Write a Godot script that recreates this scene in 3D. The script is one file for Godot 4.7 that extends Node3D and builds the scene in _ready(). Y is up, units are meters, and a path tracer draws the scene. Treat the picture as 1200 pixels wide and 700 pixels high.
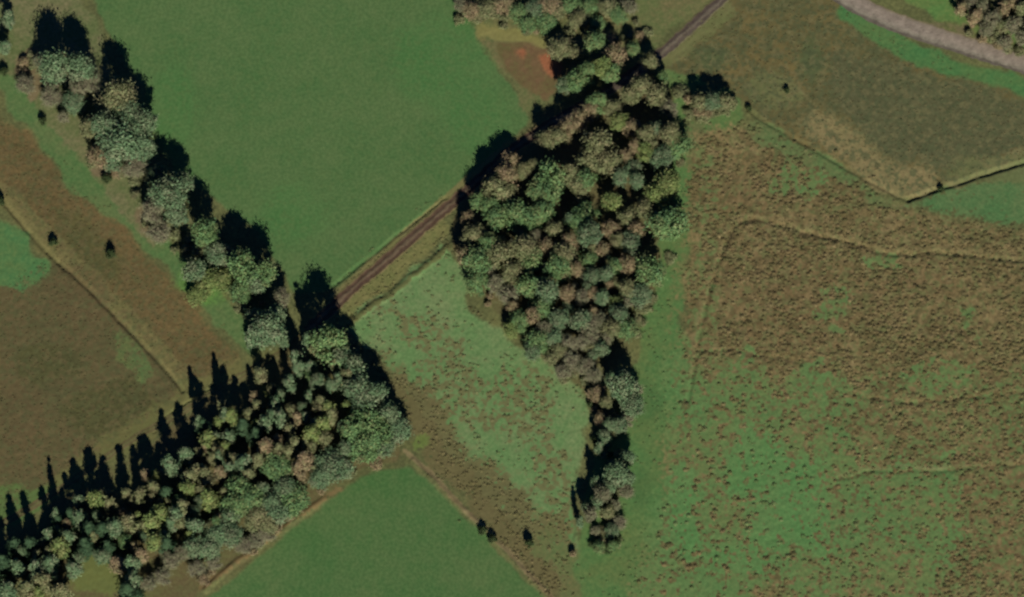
extends Node3D
# Farmland, moor and woods seen from high in the air, looking down and a little north.
# x runs east (picture right), -z runs north (picture up), metres.

const DIST := 1500.0        # camera to the middle of the view
const TILT := 22.0          # degrees away from straight down
const MPP := 0.28           # metres for one photograph pixel at the middle

var cam_pos := Vector3.ZERO
var fwd := Vector3.ZERO
var upv := Vector3.ZERO
var rng := RandomNumberGenerator.new()

# land map (world area covered by the computed ground-cover texture)
const MX := -196.0
const MZ := -130.0
const MW := 392.0
const MH := 256.0
const TW := 1280
const TH := 836
var cr := PackedFloat32Array()
var cg := PackedFloat32Array()
var cb := PackedFloat32Array()
var n_coarse := PackedByteArray()
var n_mid := PackedByteArray()
var n_fine := PackedByteArray()
var n_net := PackedByteArray()

# height grid
const CELL := 0.55
var gw := 0
var gh := 0
var hgt := PackedFloat32Array()
var amp := PackedFloat32Array()
var region := PackedByteArray()

var names := {}
var protos := {}

# ---------------------------------------------------------------- camera geometry
func setup_axes():
	var t := deg_to_rad(TILT)
	cam_pos = Vector3(0, DIST * cos(t), DIST * sin(t))
	fwd = -cam_pos.normalized()
	upv = Vector3(0, sin(t), -cos(t))

func at(px: float, py: float, y := 0.0) -> Vector3:   # a photograph pixel's ray met with the level plane at height y
	var d := fwd * DIST + Vector3((px - 600.0) * MPP, 0, 0) + upv * ((350.0 - py) * MPP)
	var k := (y - cam_pos.y) / d.y
	return cam_pos + d * k

func at2(px: float, py: float) -> Vector2:
	var p := at(px, py)
	return Vector2(p.x, p.z)

func poly(a: Array) -> PackedVector2Array:
	var r := PackedVector2Array()
	for i in range(0, a.size(), 2):
		r.append(at2(a[i], a[i + 1]))
	return r

func smooth_line(a: Array, step := 2.0) -> PackedVector2Array:   # Catmull-Rom through pixel points, in metres
	var p := poly(a)
	var out := PackedVector2Array()
	for i in p.size() - 1:
		var p0 := p[max(i - 1, 0)]
		var p1 := p[i]
		var p2 := p[i + 1]
		var p3 := p[min(i + 2, p.size() - 1)]
		var n := int(max(1.0, p1.distance_to(p2) / step))
		for k in n:
			out.append(p1.cubic_interpolate(p2, p0, p3, float(k) / n))
	out.append(p[p.size() - 1])
	return out

# ---------------------------------------------------------------- naming
func numbered(called: String) -> String:
	var n = names.get(called, 0)
	names[called] = n + 1
	return called if n == 0 else "%s_%03d" % [called, n]

func tag(o, label := "", category := "", group := "", kind := ""):
	if label: o.set_meta("label", label)
	if category: o.set_meta("category", category)
	if group: o.set_meta("group", group)
	if kind: o.set_meta("kind", kind)

func mesh_node(called: String, m: Mesh, mat: Material, parent = self) -> MeshInstance3D:
	var o := MeshInstance3D.new()
	o.name = numbered(called) if parent == self else called
	o.mesh = m
	o.material_override = mat
	parent.add_child(o, true)
	return o

# ---------------------------------------------------------------- ground-cover map
func lin(b: float) -> float:
	var c := b / 255.0
	return c / 12.92 if c <= 0.04045 else pow((c + 0.055) / 1.055, 2.4)

func make_noise(freq: float, octaves: int, seed_: int) -> PackedByteArray:
	var f := FastNoiseLite.new()
	f.noise_type = FastNoiseLite.TYPE_SIMPLEX_SMOOTH
	f.seed = seed_
	f.frequency = freq
	f.fractal_type = FastNoiseLite.FRACTAL_FBM
	f.fractal_octaves = octaves
	f.fractal_gain = 0.55
	var im := f.get_image(TW, TH, false, false, true)
	im.convert(Image.FORMAT_L8)
	return im.get_data()

var warp := FastNoiseLite.new()

func ragged(pl: PackedVector2Array, much: float) -> PackedVector2Array:   # an outline broken up as growth breaks it up
	var out := PackedVector2Array()
	for i in pl.size():
		var a := pl[i]
		var b := pl[(i + 1) % pl.size()]
		var n := int(ceil(a.distance_to(b) / 1.2))
		for k in n:
			var p := a.lerp(b, float(k) / n)
			out.append(p + Vector2(warp.get_noise_2d(p.x, p.y), warp.get_noise_2d(p.x + 500.0, p.y)) * much)
	return out

func fill_mask(polys: Array, blur: int, rag: float) -> PackedByteArray:
	var w := TW / 2
	var h := TH / 2
	var im := Image.create_empty(w, h, false, Image.FORMAT_L8)
	for pl0 in polys:
		var pl: PackedVector2Array = ragged(pl0, rag) if rag > 0.0 else pl0
		var q := PackedVector2Array()
		for p in pl:
			q.append(Vector2((p.x - MX) / MW * w, (p.y - MZ) / MH * h))
		var y0 := 1e9
		var y1 := -1e9
		for p in q:
			y0 = min(y0, p.y)
			y1 = max(y1, p.y)
		for y in range(max(0, int(y0)), min(h - 1, int(y1)) + 1):
			var xs := PackedFloat32Array()
			var yy := y + 0.5
			for i in q.size():
				var a := q[i]
				var b := q[(i + 1) % q.size()]
				if (a.y <= yy) != (b.y <= yy):
					xs.append(a.x + (yy - a.y) / (b.y - a.y) * (b.x - a.x))
			xs.sort()
			for i in range(0, xs.size() - 1, 2):
				var x0 := clampi(int(round(xs[i])), 0, w)
				var x1 := clampi(int(round(xs[i + 1])), 0, w)
				if x1 > x0:
					im.fill_rect(Rect2i(x0, y, x1 - x0, 1), Color.WHITE)
	if blur > 1:
		for k in int(round(log(blur) / log(2.0))): im.shrink_x2()
	im.resize(TW, TH, Image.INTERPOLATE_CUBIC if blur > 1 else Image.INTERPOLATE_BILINEAR)
	return im.get_data()

func band(a: Array, width_px: float) -> Array:   # a broad line as quads
	var l := smooth_line(a, 4.0)
	var out := []
	var hw := width_px * MPP * 0.5
	for i in l.size() - 1:
		var d := (l[i + 1] - l[i]).normalized()
		var n := Vector2(-d.y, d.x) * hw
		d *= hw * 0.3
		out.append(PackedVector2Array([l[i] + n - d, l[i + 1] + n + d, l[i + 1] - n + d, l[i] - n - d]))
	return out

func disc(px: float, py: float, rx: float, ry := -1.0) -> PackedVector2Array:
	var r := PackedVector2Array()
	if ry < 0: ry = rx
	for i in 20:
		r.append(at2(px + cos(TAU * i / 20) * rx, py + sin(TAU * i / 20) * ry))
	return r

# blur: softness of the outline, edge: raggedness, cover < 1: broken up into patches
func paint(polys: Array, a: Array, b: Array, blur := 4, edge := 0.5, opacity := 1.0, cover := 1.0, contrast := 1.0, shift := 0):
	var m := fill_mask(polys, blur, edge * 5.0 if blur > 2 else edge * 1.2)
	var x0 := 1e9
	var x1 := -1e9
	var y0 := 1e9
	var y1 := -1e9
	for pl in polys:
		for p in pl:
			x0 = min(x0, p.x); x1 = max(x1, p.x); y0 = min(y0, p.y); y1 = max(y1, p.y)
	var pad := 6.0 + blur * 1.5
	var ix0 := clampi(int((x0 - pad - MX) / MW * TW), 0, TW)
	var ix1 := clampi(int((x1 + pad - MX) / MW * TW), 0, TW)
	var iy0 := clampi(int((y0 - pad - MZ) / MH * TH), 0, TH)
	var iy1 := clampi(int((y1 + pad - MZ) / MH * TH), 0, TH)
	var ar: float = a[0]
	var ag: float = a[1]
	var ab: float = a[2]
	var dr: float = b[0] - ar
	var dg: float = b[1] - ag
	var db: float = b[2] - ab
	for y in range(iy0, iy1):
		var i := y * TW + ix0
		for x in range(ix0, ix1):
			var mv := m[i] / 255.0
			if mv > 0.004:
				var j := (i + shift) % (TW * TH)
				var nm := n_mid[j] / 255.0
				var nf := n_fine[j] / 255.0
				var w := smoothstep(0.2, 0.8, mv + (nm * 0.45 + nf * 0.55 - 0.5) * edge)
				if cover < 1.0:
					w *= smoothstep(0.62 - cover * 0.42, 0.72 - cover * 0.42, nm * 0.35 + n_net[j] / 255.0 * 0.4 + nf * 0.25 - (1.0 - mv) * 0.3)
				w *= opacity
				if w > 0.003:
					var t: float = clampf(0.5 + ((n_coarse[i] / 255.0 - 0.5) * 1.1 + (nm - 0.5) * 0.8 + (nf - 0.5) * 0.9) * contrast, 0.0, 1.0)
					cr[i] += (ar + dr * t - cr[i]) * w
					cg[i] += (ag + dg * t - cg[i]) * w
					cb[i] += (ab + db * t - cb[i]) * w
			i += 1

const NORTH_PASTURE := [96, -60, 120, 30, 168, 100, 180, 150, 208, 205, 252, 235, 300, 270, 330, 315, 345, 345, 385, 338, 440, 298, 505, 245, 545, 210, 600, 160, 620, 140, 616, 118, 590, 90, 565, 58, 548, 20, 530, -60]
const SOUTH_PASTURE := [200, 725, 240, 698, 330, 628, 380, 588, 425, 556, 455, 546, 480, 542, 520, 580, 565, 622, 610, 668, 640, 700, 680, 760, 160, 760]
const MOOR := [806, 178, 840, 150, 880, 140, 960, 190, 1064, 240, 1130, 262, 1270, 268, 1270, 770, 760, 770, 752, 690, 778, 600, 796, 500, 800, 420, 808, 300]
const NE_FIELD := [765, 78, 850, 0, 900, -60, 960, -60, 1000, 20, 1056, 56, 1120, 86, 1200, 112, 1270, 128, 1270, 168, 1130, 208, 1066, 232, 1000, 200, 940, 165, 880, 130, 850, 100]
const WEST_FIELD := [-70, 345, 0, 340, 45, 305, 70, 302, 140, 372, 206, 446, 212, 468, 160, 500, 100, 530, 40, 575, -70, 640]
const WEST_STRIP := [-70, 80, 0, 132, 40, 165, 130, 258, 200, 330, 270, 402, 285, 425, 215, 452, 110, 342, 20, 245, -70, 150]
const WOOD := [534, 230, 565, 208, 608, 170, 640, 128, 700, 96, 755, 74, 780, 95, 790, 130, 788, 200, 780, 260, 766, 320, 740, 370, 726, 415, 710, 455, 685, 450, 640, 418, 605, 378, 552, 338, 536, 300]
const BELT := [-70, 650, 20, 612, 90, 575, 160, 520, 230, 480, 290, 440, 345, 400, 365, 365, 400, 375, 440, 420, 480, 490, 470, 525, 420, 550, 360, 590, 300, 640, 230, 690, 200, 760, -70, 760]
const UPPER_TRACK := [930, -72, 885, -38, 845, 0, 805, 36, 765, 70, 700, 114, 645, 145]
const TRACK := [648, 143, 600, 176, 560, 212, 525, 242, 490, 272, 455, 303, 420, 332, 392, 358, 360, 388]
const OLD_PATH := [366, 382, 340, 406, 300, 430, 262, 452, 215, 482, 160, 512, 110, 546, 40, 592, -70, 655]
const ROAD := [920, -60, 960, -24, 1000, 2, 1040, 22, 1090, 40, 1140, 56, 1200, 75, 1290, 100]

func build_map() -> ImageTexture:
	warp.seed = 91
	warp.frequency = 0.07
	warp.fractal_octaves = 4
	n_coarse = make_noise(0.012, 4, 11)
	n_mid = make_noise(0.055, 3, 23)
	n_fine = make_noise(0.21, 3, 37)
	n_net = make_noise(0.10, 2, 59)
	cr.resize(TW * TH); cg.resize(TW * TH); cb.resize(TW * TH)
	cr.fill(90); cg.fill(92); cb.fill(58)
	var all := [PackedVector2Array([Vector2(MX - 5, MZ - 5), Vector2(MX + MW + 5, MZ - 5), Vector2(MX + MW + 5, MZ + MH + 5), Vector2(MX - 5, MZ + MH + 5)])]
	paint(all, [80, 84, 54], [100, 102, 64], 1, 0.0)
	# rough ground west
	paint([poly(WEST_STRIP)], [88, 79, 51], [102, 87, 57], 6, 0.9)
	paint([poly([60, 230, 130, 280, 150, 330, 110, 330, 70, 280])], [72, 74, 46], [84, 82, 50], 8, 0.6, 0.8)
	paint(band([-40, 185, 10, 232, 60, 285, 120, 340, 212, 440], 24), [98, 96, 60], [108, 102, 66], 5, 0.5, 0.9)
	paint(band([-30, 60, 20, 112, 60, 160, 100, 212, 150, 255, 200, 300, 250, 350, 300, 402], 30), [74, 104, 60], [88, 104, 64], 5, 0.7, 0.95)
	paint([poly([-60, -60, 60, -60, 110, 20, 140, 110, 190, 200, 230, 260, 180, 290, 120, 220, 60, 150, 20, 100, -60, 40])], [86, 98, 60], [108, 104, 74], 5, 0.7, 0.95)
	paint([disc(35, 85, 16, 30), disc(178, 255, 16, 22), disc(118, 200, 14, 12), disc(95, 100, 9, 14)], [116, 100, 74], [104, 92, 72], 5, 0.7, 0.8)
	paint([poly(WEST_FIELD)], [91, 82, 55], [78, 77, 51], 5, 0.6)
	paint([disc(90, 345, 40, 34), disc(20, 480, 40, 40)], [94, 80, 55], [86, 76, 52], 10, 0.9, 0.6)
	paint([disc(130, 480, 60, 36), disc(60, 420, 40, 26)], [66, 70, 44], [76, 76, 46], 10, 0.9, 0.7)
	paint([poly([-60, 235, 8, 252, 40, 285, 64, 306, 30, 345, 0, 338, -60, 340])], [70, 110, 66], [84, 108, 64], 5, 0.9)
	paint([poly([130, 388, 150, 392, 190, 438, 175, 445, 140, 420])], [80, 108, 64], [92, 100, 60], 4, 0.9, 0.85, 0.9)
	paint([poly([-60, 568, 0, 566, 50, 572, 90, 560, 40, 600, -60, 640])], [88, 106, 58], [80, 100, 58], 5, 0.8)
	paint(band([285, 425, 230, 452, 180, 490, 110, 532, 60, 572], 26), [104, 100, 62], [92, 96, 58], 5, 0.7, 0.8)
	paint([disc(236, 328, 27, 24)], [90, 122, 62], [82, 118, 60], 6, 0.9, 0.95)
	paint([disc(318, 385, 24, 20)], [68, 92, 58], [76, 96, 62], 6, 0.6, 0.95)
	# triangle of rough meadow
	paint([poly([392, 372, 430, 356, 525, 282, 536, 310, 552, 368, 620, 405, 690, 455, 692, 490, 664, 580, 690, 660, 730, 760, 690, 760, 640, 660, 560, 565, 500, 490, 430, 400])], [90, 120, 73], [107, 123, 81], 4, 0.7)
	paint([disc(490, 385, 34, 26), disc(505, 415, 22, 26), disc(560, 440, 14, 30), disc(640, 540, 30, 40), disc(620, 490, 20, 30), disc(450, 360, 26, 16), disc(600, 470, 60, 50), disc(520, 440, 40, 50), disc(660, 600, 30, 40)], [102, 94, 64], [94, 92, 60], 8, 1.0, 0.75, 0.42)
	paint(band([404, 382, 450, 350, 490, 320, 528, 286], 7), [86, 86, 54], [78, 82, 50], 2, 0.8, 0.85, 0.9)
	paint([poly([426, 396, 446, 400, 500, 466, 560, 520, 620, 576, 680, 630, 705, 700, 740, 770, 690, 770, 640, 690, 560, 600, 520, 556, 486, 520, 470, 480])], [102, 94, 63], [90, 85, 56], 6, 1.2, 0.85, 0.9)
	paint([poly([640, 600, 680, 640, 730, 760, 690, 760, 660, 690, 620, 650])], [88, 106, 64], [100, 96, 62], 6, 1.0, 0.9, 0.7)
	paint(band([472, 528, 500, 550, 535, 588, 560, 612, 600, 650, 645, 700, 690, 760], 6), [128, 116, 84], [112, 98, 70], 2, 0.6, 0.85)
	paint([disc(490, 524, 10, 10)], [96, 116, 58], [90, 108, 56], 5, 1.2, 0.75, 0.9)
	# green strip between wood and moor
	paint([poly([780, 80, 830, 60, 870, 110, 860, 150, 815, 180, 806, 300, 800, 420, 796, 500, 778, 600, 752, 690, 752, 770, 700, 770, 676, 660, 690, 560, 700, 490, 745, 430, 765, 330, 778, 220])], [76, 108, 62], [88, 106, 62], 5, 0.7)
	paint([poly([800, 150, 850, 140, 815, 300, 806, 420, 800, 560, 770, 700, 750, 700, 780, 540, 786, 400, 792, 280])], [102, 100, 64], [94, 104, 64], 6, 1.2, 0.8, 0.45, 1.0, 33 * 1280 + 700)
	paint([disc(815, 160, 22, 46), disc(828, 100, 20, 30)], [96, 90, 62], [88, 96, 62], 6, 0.9, 0.8, 0.7)
	paint([disc(755, 470, 18, 30), disc(752, 570, 14, 24)], [66, 96, 56], [76, 100, 58], 6, 0.6, 0.7)
	# moor
	paint([poly(MOOR)], [97, 87, 57], [121, 107, 73], 14, 1.2, 1.0, 1.0, 1.2)
	paint([disc(930, 360, 80, 60), disc(1160, 600, 60, 90), disc(1060, 330, 60, 24), disc(880, 220, 40, 30), disc(900, 310, 50, 40)], [114, 94, 66], [104, 88, 60], 12, 0.9, 0.5, 0.8)
	paint([poly(MOOR)], [84, 98, 60], [96, 102, 64], 4, 0.6, 0.6, 0.40, 1.0, 333 * 1280 + 411)
	paint([poly(MOOR)], [122, 108, 76], [128, 114, 80], 4, 0.6, 0.5, 0.28, 1.0, 517 * 1280 + 77)
	paint([poly(MOOR)], [78, 70, 46], [84, 76, 52], 4, 0.6, 0.55, 0.34, 1.0, 120 * 1280 + 900)
	paint([poly([806, 170, 850, 170, 850, 420, 900, 430, 1270, 420, 1270, 770, 760, 770, 778, 600, 796, 500, 800, 420])], [84, 112, 66], [96, 108, 66], 8, 1.2, 0.75, 0.34, 1.0, 260 * 1280 + 150)
	paint([disc(860, 560, 80, 150), disc(960, 600, 70, 110), disc(800, 480, 30, 80), disc(1060, 620, 70, 90)], [82, 116, 68], [94, 110, 66], 8, 1.2, 0.92, 0.52)
	paint([disc(885, 540, 34, 48), disc(930, 560, 40, 26), disc(915, 605, 40, 36), disc(960, 620, 14, 40), disc(870, 655, 40, 20), disc(800, 600, 24, 60)], [78, 117, 67], [88, 116, 69], 6, 1.2, 0.95, 0.72)
	paint([disc(955, 440, 34, 22), disc(1106, 556, 20, 34), disc(975, 360, 18, 30), disc(1138, 385, 10, 30), disc(865, 410, 16, 10), disc(960, 470, 60, 20), disc(1100, 440, 50, 24), disc(930, 210, 30, 26), disc(1030, 300, 30, 14)], [82, 116, 68], [92, 110, 66], 5, 1.3, 0.9, 0.46)
	paint([disc(775, 690, 34, 40), disc(830, 690, 50, 26), disc(770, 620, 16, 50)], [82, 114, 67], [92, 112, 67], 6, 1.2, 0.95, 0.66)
	paint(band([808, 440, 818, 380, 828, 338, 841, 298, 852, 268, 864, 255, 880, 251, 900, 255, 960, 271, 1000, 280, 1045, 293, 1100, 291, 1160, 297, 1270, 305], 5), [116, 106, 74], [108, 98, 66], 2, 0.9, 0.6, 0.7)
	paint(band([1000, 457, 1040, 465, 1100, 465, 1150, 459, 1280, 447], 4), [116, 106, 74], [108, 98, 66], 2, 0.9, 0.5, 0.55)
	paint(band([980, 557, 1040, 548, 1100, 549, 1150, 542, 1280, 536], 4), [112, 112, 78], [108, 104, 70], 2, 0.9, 0.65, 0.7)
	paint([poly([1030, 238, 1066, 236, 1130, 212, 1270, 172, 1270, 272, 1190, 262, 1120, 252])], [72, 106, 64], [88, 108, 68], 6, 1.0, 0.95, 0.85)
	paint([poly([860, 140, 900, 140, 990, 190, 1064, 238, 1030, 240, 940, 195])], [84, 106, 64], [96, 100, 64], 5, 0.9, 0.95, 0.75)
	# north-east field
	paint([poly(NE_FIELD)], [102, 92, 58], [78, 80, 53], 4, 0.7)
	paint([poly([960, 60, 1050, 70, 1150, 105, 1270, 140, 1270, 165, 1130, 195, 1060, 190, 990, 140])], [74, 78, 55], [86, 87, 61], 10, 0.9, 0.8)
	paint([disc(950, 68, 18, 26), disc(835, 68, 26, 14)], [70, 84, 56], [80, 86, 54], 8, 0.8, 0.8)
	paint([poly([925, 138, 965, 128, 1015, 160, 1070, 196, 1120, 198, 1066, 230, 1020, 207, 965, 172])], [128, 114, 80], [114, 108, 72], 6, 1.0, 0.95, 1.0)
	paint(band([1068, 226, 1110, 212, 1160, 194, 1280, 156], 12), [116, 110, 76], [104, 102, 68], 3, 1.0, 0.9, 0.9)
	paint([disc(905, 105, 34, 22), disc(1170, 195, 60, 14)], [104, 106, 70], [92, 98, 62], 6, 0.9, 0.8)
	paint([poly(NE_FIELD)], [68, 76, 52], [78, 84, 57], 4, 0.6, 0.65, 0.36, 1.0, 220 * 1280 + 500)
	paint([poly(NE_FIELD)], [112, 104, 72], [104, 100, 68], 4, 0.6, 0.5, 0.28, 1.0, 90 * 1280 + 640)
	paint([poly(WEST_FIELD), poly(WEST_STRIP)], [74, 82, 52], [84, 86, 56], 4, 0.6, 0.5, 0.36, 1.0, 410 * 1280 + 200)
	paint([poly(WEST_FIELD), poly(WEST_STRIP)], [100, 88, 62], [96, 86, 58], 4, 0.6, 0.5, 0.28, 1.0, 60 * 1280 + 300)
	# verges of the lane
	paint(band([985, 10, 1040, 46, 1100, 72, 1160, 90, 1290, 118], 22), [68, 108, 63], [80, 106, 62], 3, 0.5)
	paint([poly([1050, -60, 1060, 0, 1100, 22, 1150, 42, 1270, 80, 1270, 20, 1130, 0, 1130, -60])], [82, 114, 62], [96, 108, 62], 4, 0.7)
	paint(band([1080, 22, 1150, 46, 1200, 62, 1270, 80], 8), [112, 104, 78], [100, 92, 68], 3, 0.8, 0.8, 0.8)
	# cultivated grass
	paint([poly(NORTH_PASTURE)], [69, 99, 57], [84, 105, 64], 3, 0.3, 1.0, 1.0, 0.8)
	paint([disc(520, 70, 60, 60), disc(560, 140, 40, 40), disc(200, 130, 30, 60), disc(345, 250, 40, 40)], [66, 106, 58], [74, 107, 61], 14, 0.7, 0.6)
	paint([poly(NORTH_PASTURE)], [86, 104, 62], [78, 102, 60], 3, 0.3, 0.4, 0.3, 1.0, 700 * 1280 + 300)
	paint([poly(SOUTH_PASTURE)], [66, 98, 55], [82, 103, 62], 3, 0.25, 1.0, 1.0, 0.8)
	# verges of the track, earth patch by the pasture
	paint(band([392, 350, 455, 293, 525, 233, 600, 168], 13), [114, 108, 72], [104, 104, 64], 2, 0.5, 0.95)
	paint(band([398, 372, 455, 322, 525, 262], 18), [100, 104, 62], [112, 108, 68], 3, 0.5, 0.95)
	paint(band([755, 90, 800, 56, 860, 8], 16), [104, 104, 68], [92, 98, 60], 3, 0.6, 0.9)
	paint([poly([530, -60, 700, -60, 830, -60, 845, -10, 790, 35, 752, 66, 700, 95, 640, 120, 620, 128, 600, 90, 565, 50])], [88, 98, 60], [104, 98, 66], 4, 0.7)
	paint([poly([560, 30, 600, 34, 645, 46, 648, 56, 600, 48, 562, 46])], [122, 118, 72], [112, 110, 66], 3, 0.7)
	paint([poly([578, 48, 610, 48, 655, 58, 672, 86, 660, 98, 640, 118, 615, 104, 592, 78])], [104, 84, 60], [90, 86, 54], 3, 0.6)
	paint([poly([628, 62, 650, 60, 664, 80, 660, 92, 645, 84, 630, 76]), disc(608, 60, 8, 5)], [146, 92, 64], [128, 84, 60], 3, 0.6, 0.9)
	# floors of the woods: leaf litter
	paint([poly(WOOD)], [96, 84, 58], [88, 88, 58], 5, 0.9, 0.9)
	paint([poly(BELT)], [94, 84, 58], [90, 92, 58], 5, 0.9, 0.9)
	paint([disc(118, 670, 30, 26), disc(318, 456, 14, 12)], [100, 106, 60], [88, 96, 56], 4, 0.8)
	paint(band([235, 690, 280, 655, 320, 628, 350, 604, 400, 572], 7), [120, 108, 72], [108, 88, 60], 2, 0.8, 0.8, 0.8)
	var bytes := PackedByteArray()
	bytes.resize(TW * TH * 3)
	for i in TW * TH:
		# a little grain of blade and soil from texel to texel
		var g := 1.0 + (n_fine[i] - 128.0) / 128.0 * 0.09
		bytes[i * 3] = clampi(int(cr[i] * g), 0, 255)
		bytes[i * 3 + 1] = clampi(int(cg[i] * g), 0, 255)
		bytes[i * 3 + 2] = clampi(int(cb[i] * g), 0, 255)
	return ImageTexture.create_from_image(Image.create_from_data(TW, TH, false, Image.FORMAT_RGB8, bytes))

func cover_at(x: float, z: float) -> Vector3:   # ground cover colour (sRGB bytes) at a place
	var i := clampi(int((z - MZ) / MH * TH), 0, TH - 1) * TW + clampi(int((x - MX) / MW * TW), 0, TW - 1)
	return Vector3(cr[i], cg[i], cb[i])

# ---------------------------------------------------------------- relief
func groove(a: Array, depth: float, hw: float, wob := 0.3):   # depth < 0 cuts a ditch, > 0 raises a bank
	var l := smooth_line(a, 2.5)
	var f := FastNoiseLite.new()
	f.frequency = 0.06
	for i in l.size():
		l[i] += Vector2(f.get_noise_2d(i * 9.0, 3.0), f.get_noise_2d(i * 9.0, 90.0)) * wob * 1.6
	var best := {}
	for i in l.size() - 1:
		var p := l[i]
		var q := l[i + 1]
		var k := depth * (1.0 + f.get_noise_2d(i * 11.0, 40.0) * 0.7)
		var r := hw * 1.6
		for gy in range(maxi(0, int((min(p.y, q.y) - r - MZ) / CELL)), mini(gh - 1, int((max(p.y, q.y) + r - MZ) / CELL)) + 1):
			for gx in range(maxi(0, int((min(p.x, q.x) - r - MX) / CELL)), mini(gw - 1, int((max(p.x, q.x) + r - MX) / CELL)) + 1):
				var c := Vector2(MX + gx * CELL, MZ + gy * CELL)
				var d := c.distance_to(Geometry2D.get_closest_point_to_segment(c, p, q)) / hw
				if d < 1.6:
					var v := k * (1.0 - smoothstep(0.15, 1.25, d))
					var id := gy * gw + gx
					if absf(v) > absf(best.get(id, 0.0)): best[id] = v
	for id in best: hgt[id] += best[id]

func flatten(a: Array, hw: float):
	var l := smooth_line(a, 3.0)
	for i in l.size() - 1:
		var p := l[i]
		var q := l[i + 1]
		for gy in range(maxi(0, int((min(p.y, q.y) - hw - MZ) / CELL)), mini(gh - 1, int((max(p.y, q.y) + hw - MZ) / CELL)) + 1):
			for gx in range(maxi(0, int((min(p.x, q.x) - hw - MX) / CELL)), mini(gw - 1, int((max(p.x, q.x) + hw - MX) / CELL)) + 1):
				var c := Vector2(MX + gx * CELL, MZ + gy * CELL)
				var d := c.distance_to(Geometry2D.get_closest_point_to_segment(c, p, q))
				if d < hw: amp[gy * gw + gx] *= smoothstep(0.6, 1.0, d / hw)

func ground_y(x: float, z: float) -> float:
	var fx: float = clampf((x - MX) / CELL, 0.0, gw - 1.001)
	var fy: float = clampf((z - MZ) / CELL, 0.0, gh - 1.001)
	var i := int(fy) * gw + int(fx)
	var u := fx - int(fx)
	var v := fy - int(fy)
	return lerpf(lerpf(hgt[i], hgt[i + 1], u), lerpf(hgt[i + gw], hgt[i + gw + 1], u), v)

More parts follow.
